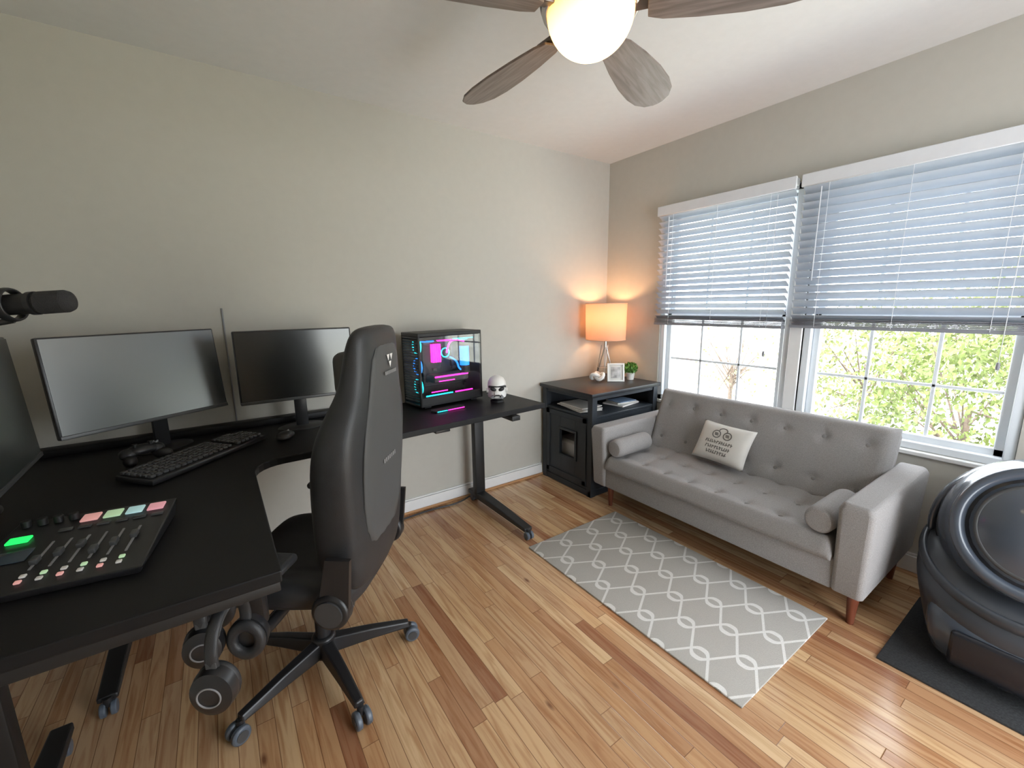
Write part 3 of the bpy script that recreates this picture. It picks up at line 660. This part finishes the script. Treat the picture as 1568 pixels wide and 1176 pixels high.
# ---------------------------------------------------------------- automatic litter box
lr=G('automatic_litter_box',(-.43,-2.655,.0105),rz=rad(180));lr.scale=(1.06,1.03,1.08)
E=lambda rx,ry,z,ox=0:[(ox+rx*math.copysign(abs(math.cos(t))**.85,math.cos(t)),ry*math.copysign(abs(math.sin(t))**.85,math.sin(t)),z) for t in [2*math.pi*k/40 for k in range(40)]]
loft('base_shell',lr,[E(.24,.22,0),E(.275,.25,.01),E(.30,.27,.08),E(.32,.295,.18),[(x,y,z-.20*x) for x,y,z in E(.325,.315,.28)],[(x,y,z-.36*x) for x,y,z in E(.315,.322,.36)],[(x,y,z-.36*x) for x,y,z in E(.27,.30,.40)],[(x,y,z-.36*x) for x,y,z in E(.20,.24,.41)]],robotg,subs=1)
o=sph('globe',lr,(-.02,0,.475),(.285,.285,.285),robotm,56,36)
torus('globe_seam',lr,(-.02,0,.475),.286,.006,robotb,(0,rad(60),0),seg=64)
ax=Euler((0,rad(68),0))
n=Vector((0,0,1));n.rotate(ax)
c0=Vector((-.02,0,.475))+n*.205
torus('opening_bezel',lr,c0,.205,.024,robotm,ax,seg=64,sc=(1,1.6,1))
lathe('opening_dark',lr,[(0,.045),(.10,.040),(.185,.018),(.195,0)],robotb,c0,ax)  # black cap on the closed globe, painted in for the shaded hollow
torus('inner_rim',lr,c0+n*.03,.155,.008,dgrey,ax,seg=64)
torus('side_arch',lr,(-.06,0,.43),.302,.018,robotm,(rad(90),0,rad(90)),-8,188,seg=64,sc=(1,3.6,1))
loft('front_fender',lr,[E(.10,.20,.02,.22),E(.11,.23,.10,.225),E(.10,.24,.20,.225),E(.07,.22,.27,.20)],robotm,subs=1)
box('waste_drawer',lr,(.318,0,.12),(.03,.30,.13),robotb,.02,seg=3)
torus('cradle_ring',lr,(0,0,.372),.308,.016,robotg,(0,rad(19),0),seg=64,sc=(1,1.5,1.03))
# ---------------------------------------------------------------- ceiling fan
fx,fy=-1.925,-1.70
cf=G('ceiling_fan',(fx,fy,0))
lathe('canopy',cf,[(0,2.6),(.075,2.6),(.07,2.555),(.03,2.54),(0,2.54)],bronze)
cyl('downrod',cf,(0,0,2.40),(0,0,2.56),.013,bronze)
lathe('motor_housing',cf,[(0,2.43),(.05,2.43),(.10,2.40),(.145,2.34),(.15,2.31),(.145,2.285),(.136,2.28),(0,2.28)],bronze,seg=56)
torus('light_ring',cf,(0,0,2.275),.130,.012,chrome,seg=56)
def globe_mat():
    m=bpy.data.materials.new('fan_globe_glass');m.use_nodes=True;N=m.node_tree.nodes;L=m.node_tree.links;b=N['Principled BSDF']
    b.inputs['Base Color'].default_value=(.9,.8,.6,1);b.inputs['Roughness'].default_value=.25
    tc=N.new('ShaderNodeTexCoord');sx=N.new('ShaderNodeSeparateXYZ');L.new(tc.outputs['Normal'],sx.inputs[0])
    mr=N.new('ShaderNodeMapRange');mr.inputs[1].default_value=-.95;mr.inputs[2].default_value=.1;L.new(sx.outputs[2],mr.inputs[0])
    cr=N.new('ShaderNodeValToRGB');cr.color_ramp.elements[0].color=(1,.80,.38,1);cr.color_ramp.elements[1].color=(.52,.20,.025,1);L.new(mr.outputs[0],cr.inputs[0])
    L.new(cr.outputs[0],b.inputs['Emission Color']);b.inputs['Emission Strength'].default_value=3.8
    return m
lathe('globe',cf,[(.126*math.sin(rad(a)),2.268-.118*math.cos(rad(a))) for a in range(90,-1,-6)],globe_mat(),seg=56)
for k in range(5):
    a=rad(20.5+72*k)
    bm=bmesh.new();prof=[(.16,.035),(.20,.052),(.30,.070),(.42,.084),(.52,.086),(.59,.077),(.64,.052),(.662,.02)]
    up=[(x,w*.95) for x,w in prof]+[(.665,0)]+[(x,-w) for x,w in prof[::-1]]
    A=[bm.verts.new((x,y,.004)) for x,y in up];B=[bm.verts.new((x,y,-.004)) for x,y in up];n_=len(A)
    bm.faces.new(A);bm.faces.new(B)
    for i in range(n_): bm.faces.new((A[i],A[(i+1)%n_],B[(i+1)%n_],B[i]))
    o=fin(bm,'blade_%d'%k,cf,bladem);o.matrix_local=Matrix.Translation((0,0,2.255))@Matrix.Rotation(a,4,'Z')@Matrix.Rotation(rad(-12),4,'X')
    b=o.modifiers.new('b','BEVEL');b.width=.002;b.segments=2;b.limit_method='ANGLE'
    o=box('blade_iron_%d'%k,cf,(0,0,0),(.12,.045,.012),bronze,.004);o.matrix_local=Matrix.Translation((0,0,2.268))@Matrix.Rotation(a,4,'Z')@Matrix.Translation((.155,0,0))@Matrix.Rotation(rad(-12),4,'X')
# ---------------------------------------------------------------- outdoors
gm=M('outdoor_ground',(.62,.62,.52),.9,var=.25,vs=.3)
boxes('outdoor_ground',None,[((40,0,-3.3),(79,160,.2))],gm,0)
lm=[M('foliage_a',(.125,.165,.042),.6,var=.4,vs=3),M('foliage_b',(.075,.12,.027),.6,var=.4,vs=3),M('foliage_c',(.18,.21,.075),.6,var=.3,vs=3)]
bark=M('bark',(.12,.09,.07),.9,var=.3)
def tree(x,y,zc,R,n,sz,mi,thin=False):
    g=G('deciduous_tree')
    L=[((x,y,-3.2),(x,y,zc),.10,.05)]
    for i in range(26 if thin else 12):
        d=Vector((random.gauss(0,1),random.gauss(0,1),random.gauss(.3,.7))).normalized()*R*random.uniform(.6,.95)
        s=Vector((x,y,zc-R*.7*random.random()));L.append((s,Vector((x,y,zc))+d,.03,.008))
    cyls('trunk_and_branches',g,L,bark,7)
    leafball('foliage',g,(x,y,zc),R,n,sz,lm[mi],.9)
for (x,y,zc,R,n,sz,mi,th_) in [(11,-.9,-1.0,2.2,4200,.15,0,0),(12.5,-4.6,-.3,2.6,5500,.17,1,0),(14,1.9,-.6,2.2,2600,.17,2,0),(9.5,-3.2,-2.0,1.7,3200,.13,2,0),(9.5,.9,-2.4,1.2,1500,.12,0,0),
   (16,-2.2,.4,2.8,4500,.2,2,0),(17,-7,1.0,3.2,6000,.22,0,0),(12.5,5.4,-.8,1.6,300,.13,2,1),(22,1.8,.2,2.6,1400,.2,2,0),(11,-8,0,2.2,4000,.18,0,0)]:
    tree(x,y,zc,R,n,sz,mi,th_)
# ---------------------------------------------------------------- lights
w=bpy.data.worlds.new('World');S.world=w;w.use_nodes=True;N=w.node_tree.nodes;L=w.node_tree.links
bg=N['Background'];bg.inputs[0].default_value=(.88,.94,1,1);bg.inputs[1].default_value=8.8
sl_=bpy.data.lights.new('sun','SUN');sl_.energy=9;sl_.angle=rad(2);sl_.color=(1,.95,.86)
so=bpy.data.objects.new('sun',sl_);COL.objects.link(so);so.rotation_euler=Vector((.62,.30,-.72)).to_track_quat('-Z','Y').to_euler()
# ---------------------------------------------------------------- camera
cd=bpy.data.cameras.new('camera');co=bpy.data.objects.new('camera',cd);COL.objects.link(co)
cd.sensor_width=36;cd.lens=652.07/1568*36;cd.clip_start=.02;cd.clip_end=300
pi_,ya,ro=.1854,.6043,-.0144
F=Vector((math.sin(ya)*math.cos(pi_),math.cos(ya)*math.cos(pi_),-math.sin(pi_)));R=Vector((math.cos(ya),-math.sin(ya),0));U=R.cross(F)
R2=R*math.cos(ro)+U*math.sin(ro);U2=U*math.cos(ro)-R*math.sin(ro)
m=Matrix((( R2.x,U2.x,-F.x,-2.9265),(R2.y,U2.y,-F.y,-2.7229),(R2.z,U2.z,-F.z,1.4402),(0,0,0,1)))
co.matrix_world=m
S.camera=co
